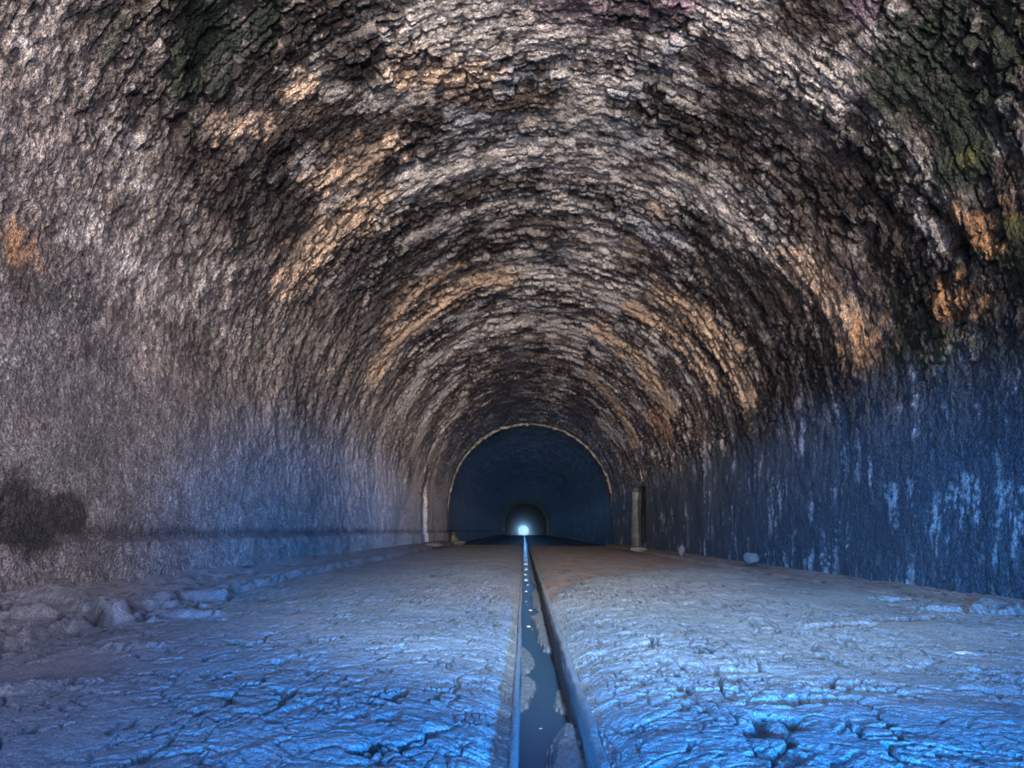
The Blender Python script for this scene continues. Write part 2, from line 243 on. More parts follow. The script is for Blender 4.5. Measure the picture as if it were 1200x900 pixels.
# stain masks, each a cluster of patches on the lining
mk = {}
wob = fbm(SS * 2.2, YY * 1.6, 4, 50)
wob2 = fbm(SS * 5, YY * 4, 3, 60)
for k, s0, y0, rs, ry, st in SPOTS:
    a = mk.setdefault(k, np.zeros_like(SS))
    i0, i1 = np.searchsorted(Y, [y0 - 2.2 * ry, y0 + 2.2 * ry]); j0, j1 = np.searchsorted(S, [s0 - 2.2 * rs, s0 + 2.2 * rs])
    sl = (slice(i0, i1), slice(j0, j1))
    q = ((SS[sl] - s0) / rs) ** 2 + ((YY[sl] - y0) / ry) ** 2
    a[sl] = np.maximum(a[sl], st * np.exp(-q * .9))
def stain(k, lo=.25, hi=.6, w=.45):
    return sm(lo, hi, mk[k] + w * (wob * .8 + wob2 * .5) * (mk[k] > .03))

# block work: rings of blocks with staggered joints
BY, BS = .21, .27
ry_ = YY / BY + .12 * perlin(SS * .8, YY * .8, 3); ri = np.floor(ry_).astype(np.int64); fy = ry_ - ri
rs_ = SS / BS + .5 * (ri & 1) + .10 * perlin(SS * 1.1, YY * 1.1, 4); si = np.floor(rs_).astype(np.int64); fs = rs_ - si
bid = h2(ri, si + 2000, 9); rb = RV[bid]; rb2 = RV[PERM[bid]]
rr = RV[h2(ri, ri * 0 + 17, 11)]
jd = np.minimum(np.minimum(fy, 1 - fy) * BY, np.minimum(fs, 1 - fs) * BS)
jw = .012 + .008 * wob2
joint = 1 - sm(jw * .5, jw * 1.6 + .004, jd)
left = sm(.6, 3.5, -SS - 2.0 - .6 * wob)       # rendered left haunch and wall
left = left * (1 - .55 * sm(12, 24, YY))
wall_r = sm(HALF - .9, HALF + .1, SS + .5 * wob + .25 * perlin(SS * .5, YY * 3.5, 33))
wall_l = sm(HALF - .9, HALF + .1, -SS + .3 * wob)
big = fbm(SS * .55, YY * .45, 4, 20)
bigb = fbm(SS * .8 + 9, YY * .7, 4, 25)
med = fbm(SS * 3.2, YY * 3.2, 5, 30, .6)
fine = fbm(SS * 14, YY * 14, 3, 36, .65)
drip = fbm(YY * 7 + .5 * wob, SS * .9, 4, 44, .55)
spall = sm(.05, .22, fbm(SS * 1.3, YY * 1.3, 5, 70, .55) - .04)
pit = sm(.12, .32, fbm(SS * 6.5, YY * 6.5, 3, 76))
patchy = sm(-.22, .18, fbm(SS * .7 + 17, YY * .7, 3, 78) + .12 * med)
block = (1 - .8 * left) * (1 - wall_r) * (1 - wall_l) * (.25 + .75 * patchy)
grit = fbm(SS * 34, YY * 30, 2, 37)
flk = fbm(SS * 7.5 + wob, YY * 6, 4, 39, .65)
crust_cov = np.clip(mk['W'] + mk['P'] + .6 * mk['B'] + .7 * mk['O'], 0, 1)
d = 0.08 * big + .045 * med * (1 - .55 * np.maximum(left, wall_l)) + .013 * fine + .006 * grit + .018 * np.abs(flk) * (1 - wall_r)
d += block * ((rb - .5) * .045 + (rr - .5) * .03 - joint * .026 - spall * .05 * (rb2 > .25) - pit * .022)
iso = fbm(SS * 5 + YY * 1.1, YY * 2.2 - SS * .7, 5, 80, .68)
iso2 = fbm(SS * 15 + YY * 3, YY * 7 - SS * 3, 2, 84)
d += np.maximum(left, wall_l) * (.026 * iso + .010 * iso2 - pit * .012)
drip2 = fbm(YY * 9 + .8 * wob, SS * 2.4, 4, 46, .6)
d += wall_r * (.008 * drip + .012 * drip2 - .025 * med + .012 * iso)
d += wall_l * .012 * fbm(YY * 4.5, SS * 2.2, 3, 47)
d += crust_cov * .02 * (1 - left)
d *= np.where(YY > 40, .8, 1)
# ledge on the left wall at about knee height above the mud: the wall below it stands out a little
led = sm(.02, -.02, Z0 - (.60 + .03 * wob)) * (SS < 0)
d += led * .07
# lining steps inward past the old ring, and again further on
d += sm(37.395, 37.41, YY) * ((.07 + .06 * wob2) * sm(-.6, 1.2, HALF - np.abs(SS + .3)) + .015)
d += sm(48.995, 49.02, YY) * .035 * (.5 + 1.6 * wob2)
fade = sm(36.5, 37.4, YY)
# refuge niches
def box_mask(y0, y1, ztop, side, zarch=.5):
    zt = ztop - zarch * ((YY - (y0 + y1) / 2) / ((y1 - y0) / 2)) ** 2 * .6
    return ((YY > y0) & (YY < y1) & (Z0 < zt) & (SS * side > 0)).astype(float)
nr = box_mask(27., 30.5, 2.35, 1, .25); nl = box_mask(27.5, 29.2, 2.55, -1, .9); nh = box_mask(38.0, 40.6, .72, -1, .1)
d = d - nr * .34 - nl * .30 - nh * .42
X3 = AX + RAD * np.sin(arc) + NX * d
Z3 = Z0 + NZ * d
P = np.stack([X3, YY, Z3], -1)

# colour of the lining
soot = np.array([.034, .027, .026])
c = np.broadcast_to(soot, P.shape).copy()
c = col(c, (.085, .062, .052), sm(-.1, .3, bigb) * .8)
c = col(c, (.075, .066, .082), sm(.0, .35, fbm(SS * .9 + 30, YY * .8, 3, 90)) * .7)
c = c * (1 + block * (rb2 - .5) * .9)[..., None]
# mineral crust over the crown, denser along the top, in flakes that stop at block edges
crn = np.exp(-((SS - .4) / 2.6) ** 2) * (1 - .35 * sm(17, 30, YY))
flake = 1.25 * fbm(SS * 1.5 + 5, YY * 1.25, 6, 100, .62) + (rb - .5) * .16 + .12 * fine + .25 * flk
cm = sm(.0, .22, flake + .38 * (crn - .53) + .10 * bigb)
cm = np.where(YY > 24, cm * (1 - .3 * sm(24, 34, YY)), cm)
c = col(c, (.44, .41, .40), cm * (1 - .4 * left) * .8)
c = col(c, (.28, .31, .38), cm * sm(.0, .3, fbm(SS * .7, YY * .7 + 40, 3, 104)) * crn * .8)
# left render
lc = mix(np.array([.27, .225, .21]), np.array([.40, .345, .325]), sm(-.3, .3, med + .3 * wob)[..., None])
lc = lc * (.55 + .65 * sm(-.35, .25, bigb + .5 * med))[..., None]
lc = col(lc, (.20, .175, .18), sm(.05, .4, fbm(SS * 1.1 + 70, YY * .9, 3, 108)) * .6)
c = col(c, (0, 0, 0), 0 * left); c = c + (lc - c) * (left * .92)[..., None]
def put(k, rgb, lo=.25, hi=.6, w=.5, amt=1., brk=0.):
    global c
    m = sm(lo - .12, hi + .15, mk[k] + w * (wob * .7 + wob2 * .5 + flk * .9 + .5 * fine + .35 * (rb - .5)) * (mk[k] > .03)) * amt
    if brk: m = m * mix(1, sm(-.25, .1, flake), brk)
    c = col(c, rgb, m)
speck = sm(.10, .30, fbm(SS * 9, YY * 9, 4, 120, .7))
c = col(c, (.50, .45, .41), speck * .42 * (1 - wall_r) * (1 - .6 * left))
c = c * (1 + .85 * np.clip(flk + .5 * grit, -.8, .8))[..., None]
lng = 0
for s0_, ph_ in ((.95, 1), (1.55, 2), (-.9, 3), (-2.6, 4), (2.7, 5), (.2, 6)):
    lng = np.maximum(lng, np.exp(-((SS - s0_ - .12 * fbm(YY * .7 + ph_ * 9, YY * 0, 4, 150)) / .022) ** 2) * sm(-.15, .1, fbm(YY * .5 + ph_ * 5, YY * 0, 2, 155)))
c = c * (1 - .75 * lng * (1 - fade))[..., None]
put('D', (.024, .016, .014), .2, .7, .8, .88)
put('W', (.64, .59, .57), .2, .6, .6, .95, .6)
put('P', (.80, .58, .42), .2, .65, .6, .93, .5)
put('B', (.27, .30, .38), .3, .7, .6, .7, .7)
put('U', (.30, .20, .30), .3, .7, .6, .8, .7)
put('G', (.008, .022, .011), .2, .6, .8, .92)
put('Y', (.13, .13, .035), .3, .7, .8, .8, .9)
put('O', (.66, .35, .17), .2, .85, .9, .82, .5)
put('N', (.05, .042, .048), .25, .5, .4, .9)
c = c * (1 - .6 * block * joint * (1 - .3 * cm))[..., None]
c = c * (1 - .5 * pit * block)[..., None]
# right wall: dark and wet with pale mineral runs; left wall paler
wr = np.broadcast_to(np.array([.085, .11, .14]), P.shape).copy()
run = sm(.06, .34, fbm(YY * 4.2 + .4 * wob, SS * .9, 5, 130, .68) + .25 * iso2) * sm(-.12, .25, fbm(SS * 1.3, YY * .8, 3, 134))
wr = col(wr, (.66, .69, .74), run * .85)
wr = col(wr, (.25, .26, .27), sm(.15, .4, fbm(YY * 9, SS * 2.5, 3, 137)) * .7 * sm(HALF + 1.0, HALF + 1.9, SS))
c = c + (wr - c) * (wall_r * .95)[..., None]
wl = mix(np.array([.25, .225, .22]), np.array([.38, .345, .335]), sm(-.2, .3, iso + .4 * fbm(YY * 4, SS * 1.8, 3, 140))[..., None])
c = c + (wl - c) * (wall_l * .8 * (1 - stain('N', .25, .5, .4)))[..., None]
# damp tide line over the ledge
tide = np.exp(-((Z0 - .66 - .04 * wob) / .075) ** 2) * (SS < 0) * (.65 + .3 * wob)
c = col(c, (.04, .035, .045), tide)
# past the ring the bare lining is soot black, with lit edges painted pale
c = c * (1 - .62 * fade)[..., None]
ringc = np.exp(-((YY - 37.405) / .03) ** 2)
c = col(c, (.62, .58, .55), ringc * sm(.3, 1.6, HALF + 1 - np.abs(SS + .3)) * (.55 + .8 * wob2))  # step face of the ring painted pale, as lit from the front
c = c * (1 - .95 * sm(135, 145, YY))[..., None]  # colour cut to near black so the opening casts no bright ring
c = col(c, (.30, .30, .31), np.maximum(nr, nl) * (np.abs(YY - np.where(SS > 0, 30.5, 29.2)) < .03) * 1.)  # far jambs of the niches painted paler, as if lit
c = c * (1 + 1.8 * sm(13, 22, YY) * (1 - fade) * (1 - wall_r))[..., None]  # colour brightened with distance to make up for lamp falloff
c = c / np.maximum(1, c.max(-1) / .72)[..., None]
c = np.clip(c, .002, .8)

jl = int(np.searchsorted(S, -HALF)); jr = int(np.searchsorted(S, HALF))
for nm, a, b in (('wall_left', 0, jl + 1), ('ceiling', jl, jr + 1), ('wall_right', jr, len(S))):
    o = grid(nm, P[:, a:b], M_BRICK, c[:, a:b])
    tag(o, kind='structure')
    o['label'] = {'wall_left': 'rough pale rendered left wall of the tunnel above the mud',
                  'ceiling': 'sooty barrel vault of ringed brick with pale crust and rust stains',
                  'wall_right': 'dark wet right wall of the tunnel streaked with mineral runs'}[nm]
del P, c, mk

# ---------------------------------------------------------------- mud floor
def floor_rows(y0, y1, k=.8):
    y = [y0]
    while y[-1] < y1:
        v = y[-1]; y.append(v + max(.007, min(k * v * v / 612, .8)))
    return np.array(y)
def ell(X, Yv, x0, y0, rx, ry, ang=0):
    ca, sa = math.cos(ang), math.sin(ang)
    u = (X - x0) * ca + (Yv - y0) * sa; v = -(X - x0) * sa + (Yv - y0) * ca
    return (u / rx) ** 2 + (v / ry) ** 2
def bank(side, xs, ys):
    X, Yv = np.meshgrid(xs, ys)
    e = np.abs(X - (-.035 if side < 0 else .25))           # distance from the channel
    w = np.abs(X - (AX + side * RAD))                      # distance from the wall
    wo = fbm(X * 1.4, Yv * 1.0, 4, 200 + side)
    near = sm(22, 5, Yv)
    z = .045 * sm(0, .55, e) - .03 * (1 - sm(0, .12, e)) + .025 * wo * sm(.1, .6, e) * near
    # creases running across the bank, bending towards the camera at the channel
    bend = .34 * np.exp(-e / .38)
    v = Yv + bend + .10 * fbm(X * 1.5, Yv * 1.5, 3, 210)
    wr = perlin(X * 2.6 + .5 * v, v * 6.5, 214 + side)
    wr2 = perlin(X * 4.5, v * 12, 216 + side)
    chan = np.exp(-e / .75)
    crease = sm(.16, 0., np.abs(wr)) * sm(-.1, .25, fbm(X * 1.6, v * 2.2, 2, 218))
    crease2 = sm(.14, 0., np.abs(wr2)) * sm(-.05, .25, fbm(X * 2.5, v * 3.0, 2, 219))
    z += near * (.010 * chan * wr + .004 * wr2 * chan) - near * (.020 * crease + .010 * crease2) * (.2 + .9 * chan)
    # broken crumbly surface away from the channel
    f1, f2, cid = voro(X * 9 + .8 * wo, Yv * 3.2 + .5 * wo, 220)
    crumb = sm(-.15, .2, fbm(X * .9, Yv * .45, 3, 224) + .25 * sm(3.2, 5.5, Yv) - .1 - .3 * chan)
    z += crumb * near * (.010 * (RV[cid] - .4) * sm(.0, .25, f2 - f1) - .012 * (1 - sm(0, .18, f2 - f1)))
    pitc = sm(.18, .34, fbm(X * 12, Yv * 4, 3, 226))
    z -= .026 * pitc * crumb * near
    # small crumbs and short dark splits all over the dried skin
    k1, k2, kid = voro(X * 17 + 3 * Yv + 1.5 * fbm(X * 6, Yv * 3, 2, 290), Yv * 5 + 1.5 * fbm(X * 6, Yv * 3, 2, 292), 294, .95)
    brk = sm(-.12, .16, fbm(X * 2.6, Yv * 1.7, 3, 296) + .10 * crumb)
    split = (1 - sm(.03, .16, k2 - k1)) * brk * sm(.0, .12, fbm(X * 9, Yv * 4, 2, 297) + .08)
    wav = 1 - sm(.0, .11, np.abs(perlin(X * 6 + v * 1.2, v * 10, 298))); wav = wav * sm(-.12, .15, fbm(X * 4, v * 5, 2, 299))
    z += near * (.006 * (RV[kid] - .5) * brk - .012 * split - .008 * wav * (.3 + chan))
    # shrinkage cracks, long and broken
    g1, g2, gid = voro(X * 2.6 + .9 * fbm(X * 2, Yv * 1.5, 3, 287), Yv * 1.3 + .9 * fbm(X * 2, Yv * 1.5, 3, 288), 230, .95)
    cr = 1 - sm(.018, .06, g2 - g1)
    cr *= sm(-.14, .04, fbm(X * 1.7, Yv * 1.7, 3, 234)) * (1 - .45 * crumb) * sm(.1, .4, e)
    g1, g2, gid = voro(X * 6 + .8 * fbm(X * 4, Yv * 3, 2, 289), Yv * 3, 236, .95)
    cr2 = (1 - sm(.015, .08, g2 - g1)) * sm(.05, .2, fbm(X * 2.2 + 8, Yv * 2.2, 3, 238)) * (1 - .5 * crumb)
    z -= near * (.040 * cr + .018 * cr2)
    z += .004 * fbm(X * 30, Yv * 25, 3, 240) * near + .008 * fbm(X * 8, Yv * 6, 3, 242)
    base = np.array([.29, .30, .32])
    cc = np.broadcast_to(base, X.shape + (3,)).copy()
    cc = cc * (1 + .35 * fbm(X * 1.1, Yv * .8, 4, 244))[..., None]
    cc = col(cc, (.38, .39, .41), sm(0, .35, fbm(X * 2.4, Yv * 2.4, 4, 246)) * .6)
    brown = np.array([.36, .295, .275])
    if side < 0:
        bm = sm(.0, .3, fbm(X * .5, Yv * .16, 3, 250)) * .6
        bm = np.maximum(bm, .8 * np.exp(-ell(X, Yv, -2.0, 9.2, .55, 2.2)))
        bm = np.maximum(bm, .7 * np.exp(-ell(X, Yv, -3.1, 4.2, .35, .8)))
        cc = cc + (brown * 1.05 - cc) * (bm * .7)[..., None]
        # raised silt heaped along the wall with an undercut front
        edge = .62 + .22 * fbm(Yv * 1.6, Yv * 0 + 3, 4, 254) + .25 * sm(7.5, 4.8, Yv)
        st = 1 - sm(edge - .035, edge + .035, w)
        z += st * (.085 + .03 * fbm(X * 6, Yv * 3, 3, 256)) + .11 * (1 - sm(0, .4, w)) + .02 * sm(1.2, .3, w)
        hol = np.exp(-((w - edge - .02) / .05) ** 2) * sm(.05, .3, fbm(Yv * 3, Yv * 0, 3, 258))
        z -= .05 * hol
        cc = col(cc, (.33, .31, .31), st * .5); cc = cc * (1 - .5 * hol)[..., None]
        z -= .07 * np.exp(-ell(X, Yv, -2.75, 7.6, .6, 1.3)); z -= .04 * np.exp(-ell(X, Yv, -2.3, 3.6, .35, .4))
        for (x0, y0, rx, ry, h) in ((-2.9, 5.4, .28, .22, .09), (-3.3, 4.9, .3, .2, .10), (-2.6, 5.9, .3, .25, .06), (-3.45, 5.7, .2, .3, .08), (-3.0, 6.6, .35, .3, .05), (-1.9, 3.1, .3, .12, .035), (-2.2, 4.2, .25, .1, .03)):
            q = ell(X, Yv, x0, y0, rx, ry, .4) + 1.3 * fbm(X * 4, Yv * 4, 5, 262, .65)
            z += .75 * h * sm(1.2, .1, q) + .03 * sm(1.5, .6, q) * fbm(X * 14, Yv * 11, 3, 264)
        for (x0, y0, rx, ry, dp) in ((-1.93, 4.1, .08, .06, .05), (-1.15, 4.45, .05, .04, .03), (-2.5, 6.0, .15, .09, .05), (-1.62, 3.0, .10, .035, .03)):
            z -= dp * sm(1.2, .5, ell(X, Yv, x0, y0, rx, ry) + .5 * fbm(X * 9, Yv * 9, 2, 263))
    else:
        # the pale mud lies as a lobe over older brown silt; its front edge runs diagonally back
        lob = np.interp(X, [.25, .5, 1.0, 1.7, 2.4, 3.0, 3.45], [7.3, 9.0, 10.4, 11.6, 12.6, 13.0, 12.4])
        lob = lob + .35 * fbm(X * 3, Yv * .6, 3, 266)
        lx = np.interp(Yv, [0, 5.2, 6.4, 7.6, 9.5, 12.5], [3.95, 3.9, 3.72, 3.55, 3.45, 3.25]) + .06 * fbm(Yv * 2.2, Yv * 0, 4, 268)
        inl = sm(.12, -.12, Yv - lob) * sm(.05, -.05, X - lx)
        z += -.055 + .08 * inl
        bm = 1 - inl
        red = sm(-.1, .3, fbm(X * 1.2, Yv * .35, 3, 270))
        bc = mix(brown, np.array([.40, .285, .24]), red[..., None]); bc = bc * (1 + .5 * fbm(X * 3, Yv * 1.2, 4, 272))[..., None]
        bc = col(bc, (.38, .35, .35), sm(.1, .35, fbm(X * 1.6, Yv * 1.1, 3, 274)) * .8)
        cc = cc + (bc - cc) * (bm * .95)[..., None]
        shelf = 1 - sm(.55, .62, w + .10 * fbm(Yv * 1.1, Yv * 0 + 1, 4, 276))
        z += shelf * .06 + .03 * (1 - sm(0, .3, w))
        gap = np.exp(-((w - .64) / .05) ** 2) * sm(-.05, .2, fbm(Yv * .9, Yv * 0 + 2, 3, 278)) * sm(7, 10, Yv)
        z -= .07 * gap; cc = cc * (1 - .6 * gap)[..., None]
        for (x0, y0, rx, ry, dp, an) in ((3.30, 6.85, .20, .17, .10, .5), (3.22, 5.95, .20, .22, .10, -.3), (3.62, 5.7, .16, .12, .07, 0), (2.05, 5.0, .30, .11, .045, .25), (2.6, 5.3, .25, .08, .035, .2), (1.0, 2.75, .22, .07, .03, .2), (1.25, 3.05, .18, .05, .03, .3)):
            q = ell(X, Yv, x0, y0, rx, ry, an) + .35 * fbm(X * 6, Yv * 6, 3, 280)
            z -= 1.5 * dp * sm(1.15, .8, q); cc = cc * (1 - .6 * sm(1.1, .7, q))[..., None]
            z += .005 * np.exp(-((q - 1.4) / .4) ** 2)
        z += .06 * sm(1.1, .3, ell(X, Yv, 3.42, 5.80, .14, .10)) # clod inside the second hole
    # beyond the ring the mud runs out and the old trackbed lies lower and black
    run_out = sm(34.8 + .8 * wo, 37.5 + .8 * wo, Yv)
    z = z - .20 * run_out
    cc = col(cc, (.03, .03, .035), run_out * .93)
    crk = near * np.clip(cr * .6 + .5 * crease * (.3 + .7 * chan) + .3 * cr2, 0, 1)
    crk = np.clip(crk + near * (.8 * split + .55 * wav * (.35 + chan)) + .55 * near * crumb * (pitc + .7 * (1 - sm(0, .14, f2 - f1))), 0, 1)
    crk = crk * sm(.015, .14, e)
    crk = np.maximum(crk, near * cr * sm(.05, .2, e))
    cc = cc * (1 - .80 * crk)[..., None]  # shade in cracks and creases painted into the mud colour
    # turned down against the channel
    z = np.where(e < .004, -.14, z)
    return np.stack([X, Yv, z], -1), np.clip(cc, .01, .8)
fr = floor_rows(1.2, YEND)
fr = np.concatenate([np.arange(-29, 1.2, .35), fr])
def xs_side(a, b, n, p=1.25):
    t = np.linspace(0, 1, n) ** p; x = a + (b - a) * t
    return np.concatenate([[a], [a + .006 * np.sign(b - a)], x[1:]])
xl = xs_side(-.035, AX - RAD - .12, 640)[::-1]; xr = xs_side(.25, AX + RAD + .12, 680)
for nm, side, xs in (('floor', -1, xl), ('floor.001', 1, xr)):
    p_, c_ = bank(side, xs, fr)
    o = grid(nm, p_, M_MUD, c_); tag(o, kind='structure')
    o['label'] = 'cracked grey mud bank left of the channel' if side < 0 else 'cracked grey mud bank over brown silt right of the channel'

# ---------------------------------------------------------------- drainage channel
ch = bpy.data.objects.new('drainage_channel', None); C.objects.link(ch); ch.location = (.1, 0, -.25)
tag(ch, 'narrow straight concrete drainage channel cut between the two mud banks', 'drain')
def strip(name, prof, mat, ys, amp, seed, label=None, parent=ch, flip=False):
    # prof: list of (x, z) cross-section; swept along y with worn edges
    pts = []
    for (x0, z0), (x1, z1) in zip(prof, prof[1:]):
        n = max(2, int(math.hypot(x1 - x0, z1 - z0) / .008))
        pts += [(x0 + (x1 - x0) * i / n, z0 + (z1 - z0) * i / n) for i in range(n)]
    pts.append(prof[-1]); pr = np.array(pts)
    T = np.linspace(0, 1, len(pr)) * 3
    TT, V = np.meshgrid(T, ys)
    ln = np.array([0] + list(np.cumsum(np.hypot(*np.diff(pr, axis=0).T))))
    LL, V = np.meshgrid(ln, ys)
    nx = fbm(LL * 9 + 3, V * 2.2, 4, seed) * amp; nz = fbm(LL * 12 + 7, V * 3, 4, seed + 5) * amp
    wv = .012 * perlin(V * .55, V * 0, seed + 9) * sm(3., 6, V)
    Pp = np.stack([pr[:, 0][None] + nx + wv, V, pr[:, 1][None] + nz - .2 * sm(35, 37.5, V)], -1) - np.array(ch.location)
    return grid(name, Pp, mat, None, parent, flip)
cy = np.concatenate([np.arange(-29, 1.8, .3), np.clip(floor_rows(1.8, 148.7, .5), 0, 148.8)])
strip('channel_wall', [(-.046, -.05), (-.044, .004), (-.040, .012), (-.026, .012), (-.018, .0), (-.02, -.34)], M_CONC, cy, .006, 300)
strip('channel_wall', [(.212, -.34), (.215, -.06), (.207, -.045), (.214, -.005), (.222, .010), (.250, .010), (.258, -.05)], M_CONC, cy, .014, 310)
# bed: silt with shelves that rise above the water line
bx = np.linspace(-.03, .23, 90); BX, BYv = np.meshgrid(bx, floor_rows(1.8, 148.5, .35))
u = (BX + .03) / .26
wy_ = .17 * fbm(BYv * 3.2, BX * 9, 5, 320, .65)
fr_ = np.interp(BYv, [1.8, 2.3, 3.0, 3.35, 3.55, 3.9, 4.3, 4.5, 5.5, 5.8, 6.3, 7, 8, 8.6, 9.2, 11, 12.5, 14, 40], [.7, .75, .62, .35, -.3, .26, .2, -.3, -.3, .3, .5, .42, .62, .2, .5, .55, .2, .5, .35]) + wy_
fl_ = np.interp(BYv, [1.8, 3.6, 4.0, 4.5, 4.85, 5.2, 5.7, 6.4, 40], [-.3, -.3, .26, .40, .15, .42, .36, -.3, -.3]) + wy_
bz = -.27 + .062 * sm(-.06, .10, u - (1 - fr_)) + .055 * sm(-.06, .08, fl_ - u)
bz += .085 * sm(-.02, .3, u - (1 - fr_)) * sm(3.6, 3.1, BYv)
bz += .016 * fbm(BX * 26, BYv * 10, 4, 332, .65) + .03 * sm(3.7, 3.2, BYv) * np.abs(fbm(BX * 16, BYv * 11, 4, 336, .6))
grid('channel_bed', np.stack([BX, BYv, bz], -1) - np.array(ch.location), M_SILT, None, ch)
wy = floor_rows(1.8, 148.5, 2.)
WX, WY = np.meshgrid(np.linspace(-.03, .225, 8), wy)
w_ = grid('water', np.stack([WX, WY, WX * 0 - .235], -1), M_WATER)
tag(w_, 'dark still water lying along the bottom of the drainage channel', 'water', kind='stuff')

# ---------------------------------------------------------------- stones
def stone_mesh(seed, sx, sy, sz, flat=0.):
    n, m = 20, 28
    th, ph = np.meshgrid(np.linspace(0, math.pi, n), np.linspace(0, 2 * math.pi, m, endpoint=False), indexing='ij')
    D = np.stack([np.sin(th) * np.cos(ph), np.sin(th) * np.sin(ph), np.cos(th)], -1)
    r = np.random.default_rng(seed)
    R = np.full(th.shape, 1.2)
    for _ in range(11):                          # chipped facets
        nn = r.normal(size=3); nn /= np.linalg.norm(nn)
        dd = np.clip(D @ nn, 1e-3, None); R = np.minimum(R, (.62 + .3 * r.random()) / dd)
    R = R + .14 * fbm(D[..., 0] * 3 + D[..., 2] * 2 + seed, D[..., 1] * 3 + D[..., 2], 3, 400)
    V = D * R[..., None] * np.array([sx, sy, sz])
    V = V.reshape(-1, 3); V[:m] = V[:m].mean(0); V[-m:] = V[-m:].mean(0)
    f = []
    for i in range(n - 1):
        for j in range(m):
            f.append((i * m + j, (i + 1) * m + j, (i + 1) * m + (j + 1) % m, i * m + (j + 1) % m))
    V[:, 2] -= V[:, 2].min()
    return V, f
def stone(name, loc, s, seed, label, cat='stone', mat=None, rz=0, group=None):
    V, f = stone_mesh(seed, *s)
    o = mesh(name, V, f, mat or M_STONE, None, True, None, loc); o.rotation_euler = (0, 0, rz)
    return tag(o, label, cat, group)
stone('rock', (3.93, 13.3, .06), (.125, .12, .13), 1, 'rounded pale grey rock sitting on the brown ledge against the right wall', 'rock')
stone('rock', (3.90, 18.9, .02), (.09, .10, .17), 2, 'small pointed upright rock at the foot of the right wall, farther back', 'rock', rz=.5)
stone('rock', (3.35, 22.5, .04), (.26, .2, .09), 5, 'low flat pale rock on the brown silt near the far end of the right ledge', 'rock')
stone('stone', (2.20, 3.82, .03), (.062, .055, .03), 3, 'flat pale stone lying alone on the cracked mud at the lower right', 'stone', M_PEBBLE)
stone('rock', (-3.62, 38.9, -.1), (.30, .28, .34), 4, 'pale rock sitting in the low opening at the foot of the left wall', 'rock')
stone('rock', (-2.9, 34.2, .02), (.30, .25, .13), 6, 'pale flat rock on the mud where the left bank runs out', 'rock')
stone('rock', (-3.15, 26.8, .03), (.34, .4, .13), 8, 'brownish slab of rubble tipped on the left ledge before the niche', 'rock')
peb = [(.004, 34, .05), (.005, 27, .045), (.002, 23.5, .05), (.01, 20.5, .06), (-.0, 17.8, .055), (.004, 15.8, .04), (.012, 14.0, .05), (.06, 12.9, .03), (.012, 11.5, .035), (.035, 9.9, .025), (.04, 9.5, .022), (.07, 8.8, .03), (.045, 7.3, .03), (.08, 7.1, .022), (.03, 6.6, .02), (.07, 6.45, .016), (.06, 5.6, .02), (.02, 5.0, .018), (.09, 4.7, .014), (.155, 4.3, .014), (.08, 3.55, .022), (.04, 2.95, .016)]
first = None
for i, (x, y, r) in enumerate(peb):
    if first is None:
        V, f = stone_mesh(21, 1, 1.2, .75); first = mesh('pebble', V, f, M_PEBBLE, None, True)
        o = first
    else:
        o = first.copy(); C.objects.link(o)
    r *= .85; o.scale = (r, r, r); o.location = (min(max(x, .0 + r), .19 - r), y, -.262); o.rotation_euler = (0, 0, i * 1.7)
    if y < 3.8: lb = ('pebble in the channel water in the foreground', 'small pebble nearest the camera in the channel water')[i - 20]
    else: lb = 'pale wet pebble in the dark water of the channel'
    tag(o, lb if y < 3.8 else lb, 'pebble', 'pale pebbles along the channel bottom')
    if y < 3.8: o['label'] = ('pale flat pebble breaking the water before the silt heap', 'faint little pebble in the water beside the nearest silt heap')[i - 20]

# ---------------------------------------------------------------- far portal: end wall with a small arched opening
def arch_outline(cx, hw, zb, zt, n, squash=1.):
    pts = []
    r = hw
    for i in range(n):
        a = math.pi * i / (n - 1)
        pts.append((cx + hw * math.cos(a), zt - r + r * math.sin(a)))
    return [(cx + hw * .86, zb)] + pts + [(cx - hw * .86, zb)]
inner = arch_outline(-.08, 1.02, -.14, 1.72, 33)
outer = [(AX + 4.6, -1.2)] + [(AX + 4.6 * math.cos(math.pi * i / 32), SPR + 4.6 * math.sin(math.pi * i / 32)) for i in range(33)] + [(AX - 4.6, -1.2)]
n = len(inner); V = []; F = []
for yy in (149.2, 150.6):
    V += [(x, yy, z) for x, z in inner] + [(x, yy, z) for x, z in outer]
for i in range(n - 1):
    F += [(i, i + 1, n + i + 1, n + i), (2 * n + i, 3 * n + i, 3 * n + i + 1, 2 * n + i + 1), (i, 2 * n + i, 2 * n + i + 1, i + 1)]
F += [(0, n, 2 * n - 1, n - 1), (n - 1, 3 * n - 1, 2 * n, 0)]
M_END = material('portal_masonry', rough=.8, bump=.6, scales=((3, 1.), (12, .4)), base=(.01, .01, .01), vary=.3, dist=.1)
o = mesh('wall_end', V, F, M_END, None, False); tag(o, 'far end wall of the tunnel around the small bright arched opening', kind='structure')
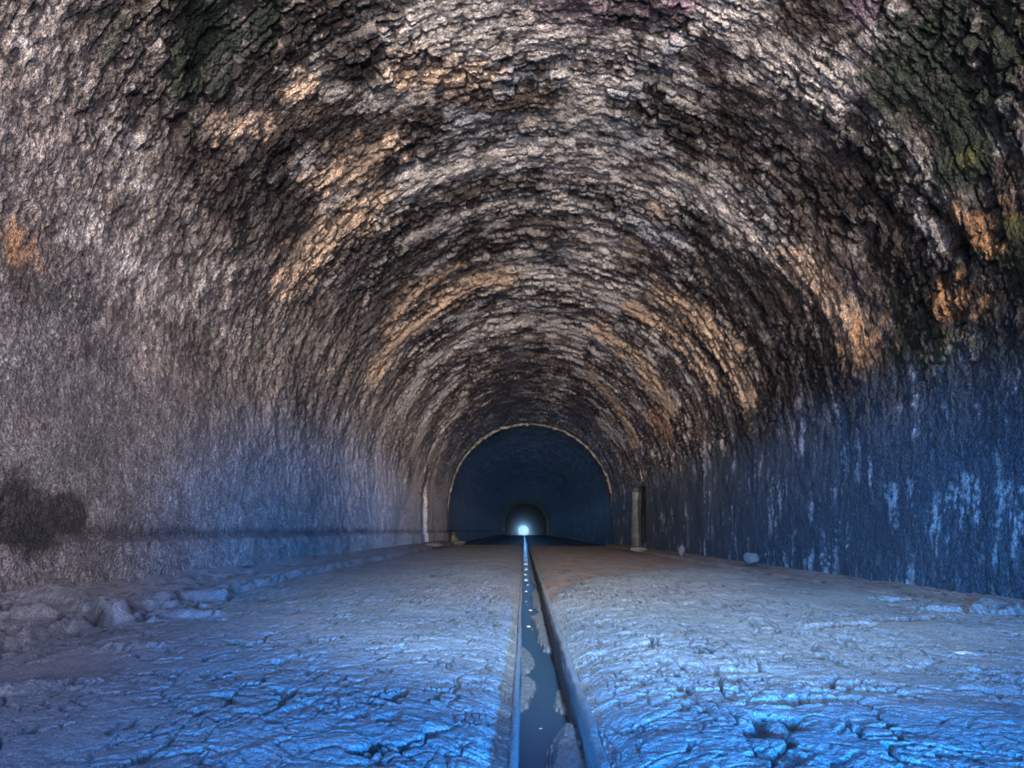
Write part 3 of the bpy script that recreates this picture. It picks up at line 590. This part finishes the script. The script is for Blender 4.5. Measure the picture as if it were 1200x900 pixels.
# haze that hangs at the far end, around the bright opening
def mist(y0, y1):
    prof = [(AX + 3.6, -.1)] + [(AX + 3.6 * math.cos(math.pi * i / 24), SPR + 3.6 * math.sin(math.pi * i / 24)) for i in range(25)] + [(AX - 3.6, -.1)]
    n = len(prof); V = [(x, y0, z) for x, z in prof] + [(x, y1, z) for x, z in prof]
    me = bpy.data.meshes.new('haze'); me.from_pydata(V, [], [(i, (i + 1) % n, n + (i + 1) % n, n + i) for i in range(n)] + [tuple(range(n))[::-1], tuple(range(n, 2 * n))]); me.update()
    bm = bmesh.new(); bm.from_mesh(me); bmesh.ops.recalc_face_normals(bm, faces=bm.faces); bm.to_mesh(me); bm.free()
    m = bpy.data.materials.new('tunnel_haze'); m.use_nodes = True; N = m.node_tree.nodes
    N.remove(N['Principled BSDF']); v = N.new('ShaderNodeVolumeScatter')
    v.inputs['Color'].default_value = (.45, .74, 1, 1); v.inputs['Density'].default_value = .044; v.inputs['Anisotropy'].default_value = .93
    m.node_tree.links.new(v.outputs[0], N['Material Output'].inputs['Volume'])
    me.materials.append(m); o = bpy.data.objects.new('haze', me); C.objects.link(o)
    return tag(o, 'thin blue haze hanging in the dark far end of the tunnel round the light', 'haze', kind='stuff')
mist(128, 149)

# ---------------------------------------------------------------- light
def spot(name, loc, to, power, color, size, blend, radius=.15):
    l = bpy.data.lights.new(name, 'SPOT'); l.energy = power; l.color = color; l.spot_size = math.radians(size); l.spot_blend = blend
    l.shadow_soft_size = radius
    o = bpy.data.objects.new(name, l); C.objects.link(o); o.location = loc
    from mathutils import Vector
    o.rotation_euler = (Vector(to) - Vector(loc)).to_track_quat('-Z', 'Y').to_euler(); return o
# unseen fill spots added behind the camera: white mostly upward, blue tint lower down
spot('far_vault_fill', (.6, -26, 2.2), (.3, 18, 5.7), 110000, (1., .86, .74), 19, .7, .2)
spot('vault_fill', (.5, -6, 1.2), (.3, 12, 5.4), 7000, (1., .88, .84), 40, .9, .3)
spot('vault_fill', (.3, -14, 1.0), (.3, 14, 5.2), 7500, (1., .86, .76), 24, .9, .3)
spot('wall_fill', (3.3, -7, 1.9), (-3.7, 4.6, 2.2), 7600, (1., .85, .80), 26, .9, .4)
spot('blue_floor_fill', (.6, -1.0, 4.7), (.3, 4.2, 0), 1050, (0., .27, 1.), 112, .9, .6)
spot('blue_wall_fill', (-2.6, -8, 1.3), (4.3, 10.5, -.1), 21000, (0., .30, 1.), 19, .9, .3)
spot('blue_wall_fill', (3.2, -8, 1.3), (-3.7, 15, -.2), 30000, (.02, .30, 1.), 17, .9, .3)
spot('floor_fill', (.5, -1.2, 4.4), (1.0, 7.8, 0), 4200, (.62, .86, 1.), 50, 1., .3)
spot('floor_fill', (.5, -4, 4.6), (.8, 12, 0), 7000, (1., .93, .92), 22, 1., .3)
for y_ in (48, 58, 70, 84, 97, 110, 122):  # unseen blue fill points added to tint the far lining navy
    pl = bpy.data.lights.new('blue_lining_fill', 'POINT'); pl.energy = 100; pl.color = (.12, .42, 1.); pl.shadow_soft_size = .3
    po = bpy.data.objects.new('blue_lining_fill', pl); C.objects.link(po); po.location = (.3, y_, 2.2)
dl = bpy.data.lights.new('daylight_at_opening', 'AREA'); dl.shape = 'RECTANGLE'; dl.size = 2.6; dl.size_y = 2.3; dl.energy = 190; dl.color = (.36, .62, 1.)
do = bpy.data.objects.new('daylight_at_opening', dl); C.objects.link(do); do.location = (-.08, 150.9, .8); do.rotation_euler = (math.pi / 2, 0, math.pi)

w = bpy.data.worlds.new('sky'); bpy.context.scene.world = w; w.use_nodes = True
bg = w.node_tree.nodes['Background']; bg.inputs[0].default_value = (.55, .68, .90, 1); bg.inputs[1].default_value = .3

# ---------------------------------------------------------------- camera
cam = bpy.data.cameras.new('camera'); cam.lens = 27; cam.sensor_width = 36; cam.shift_x = -14 / 1200; cam.shift_y = 172 / 1200
cam.clip_end = 500; cam.clip_start = .05
co = bpy.data.objects.new('camera', cam); C.objects.link(co); co.location = (0, 0, EYE); co.rotation_euler = (math.pi / 2, 0, 0)
sc = bpy.context.scene; sc.camera = co
sc.view_settings.view_transform = 'Standard'; sc.view_settings.look = 'None'; sc.view_settings.gamma = 1; sc.view_settings.exposure = 0
sc.view_settings.use_curve_mapping = False
sc.cycles.use_denoising = True
sc.cycles.max_bounces = 6; sc.cycles.volume_bounces = 0
sc.cycles.sample_clamp_indirect = 4
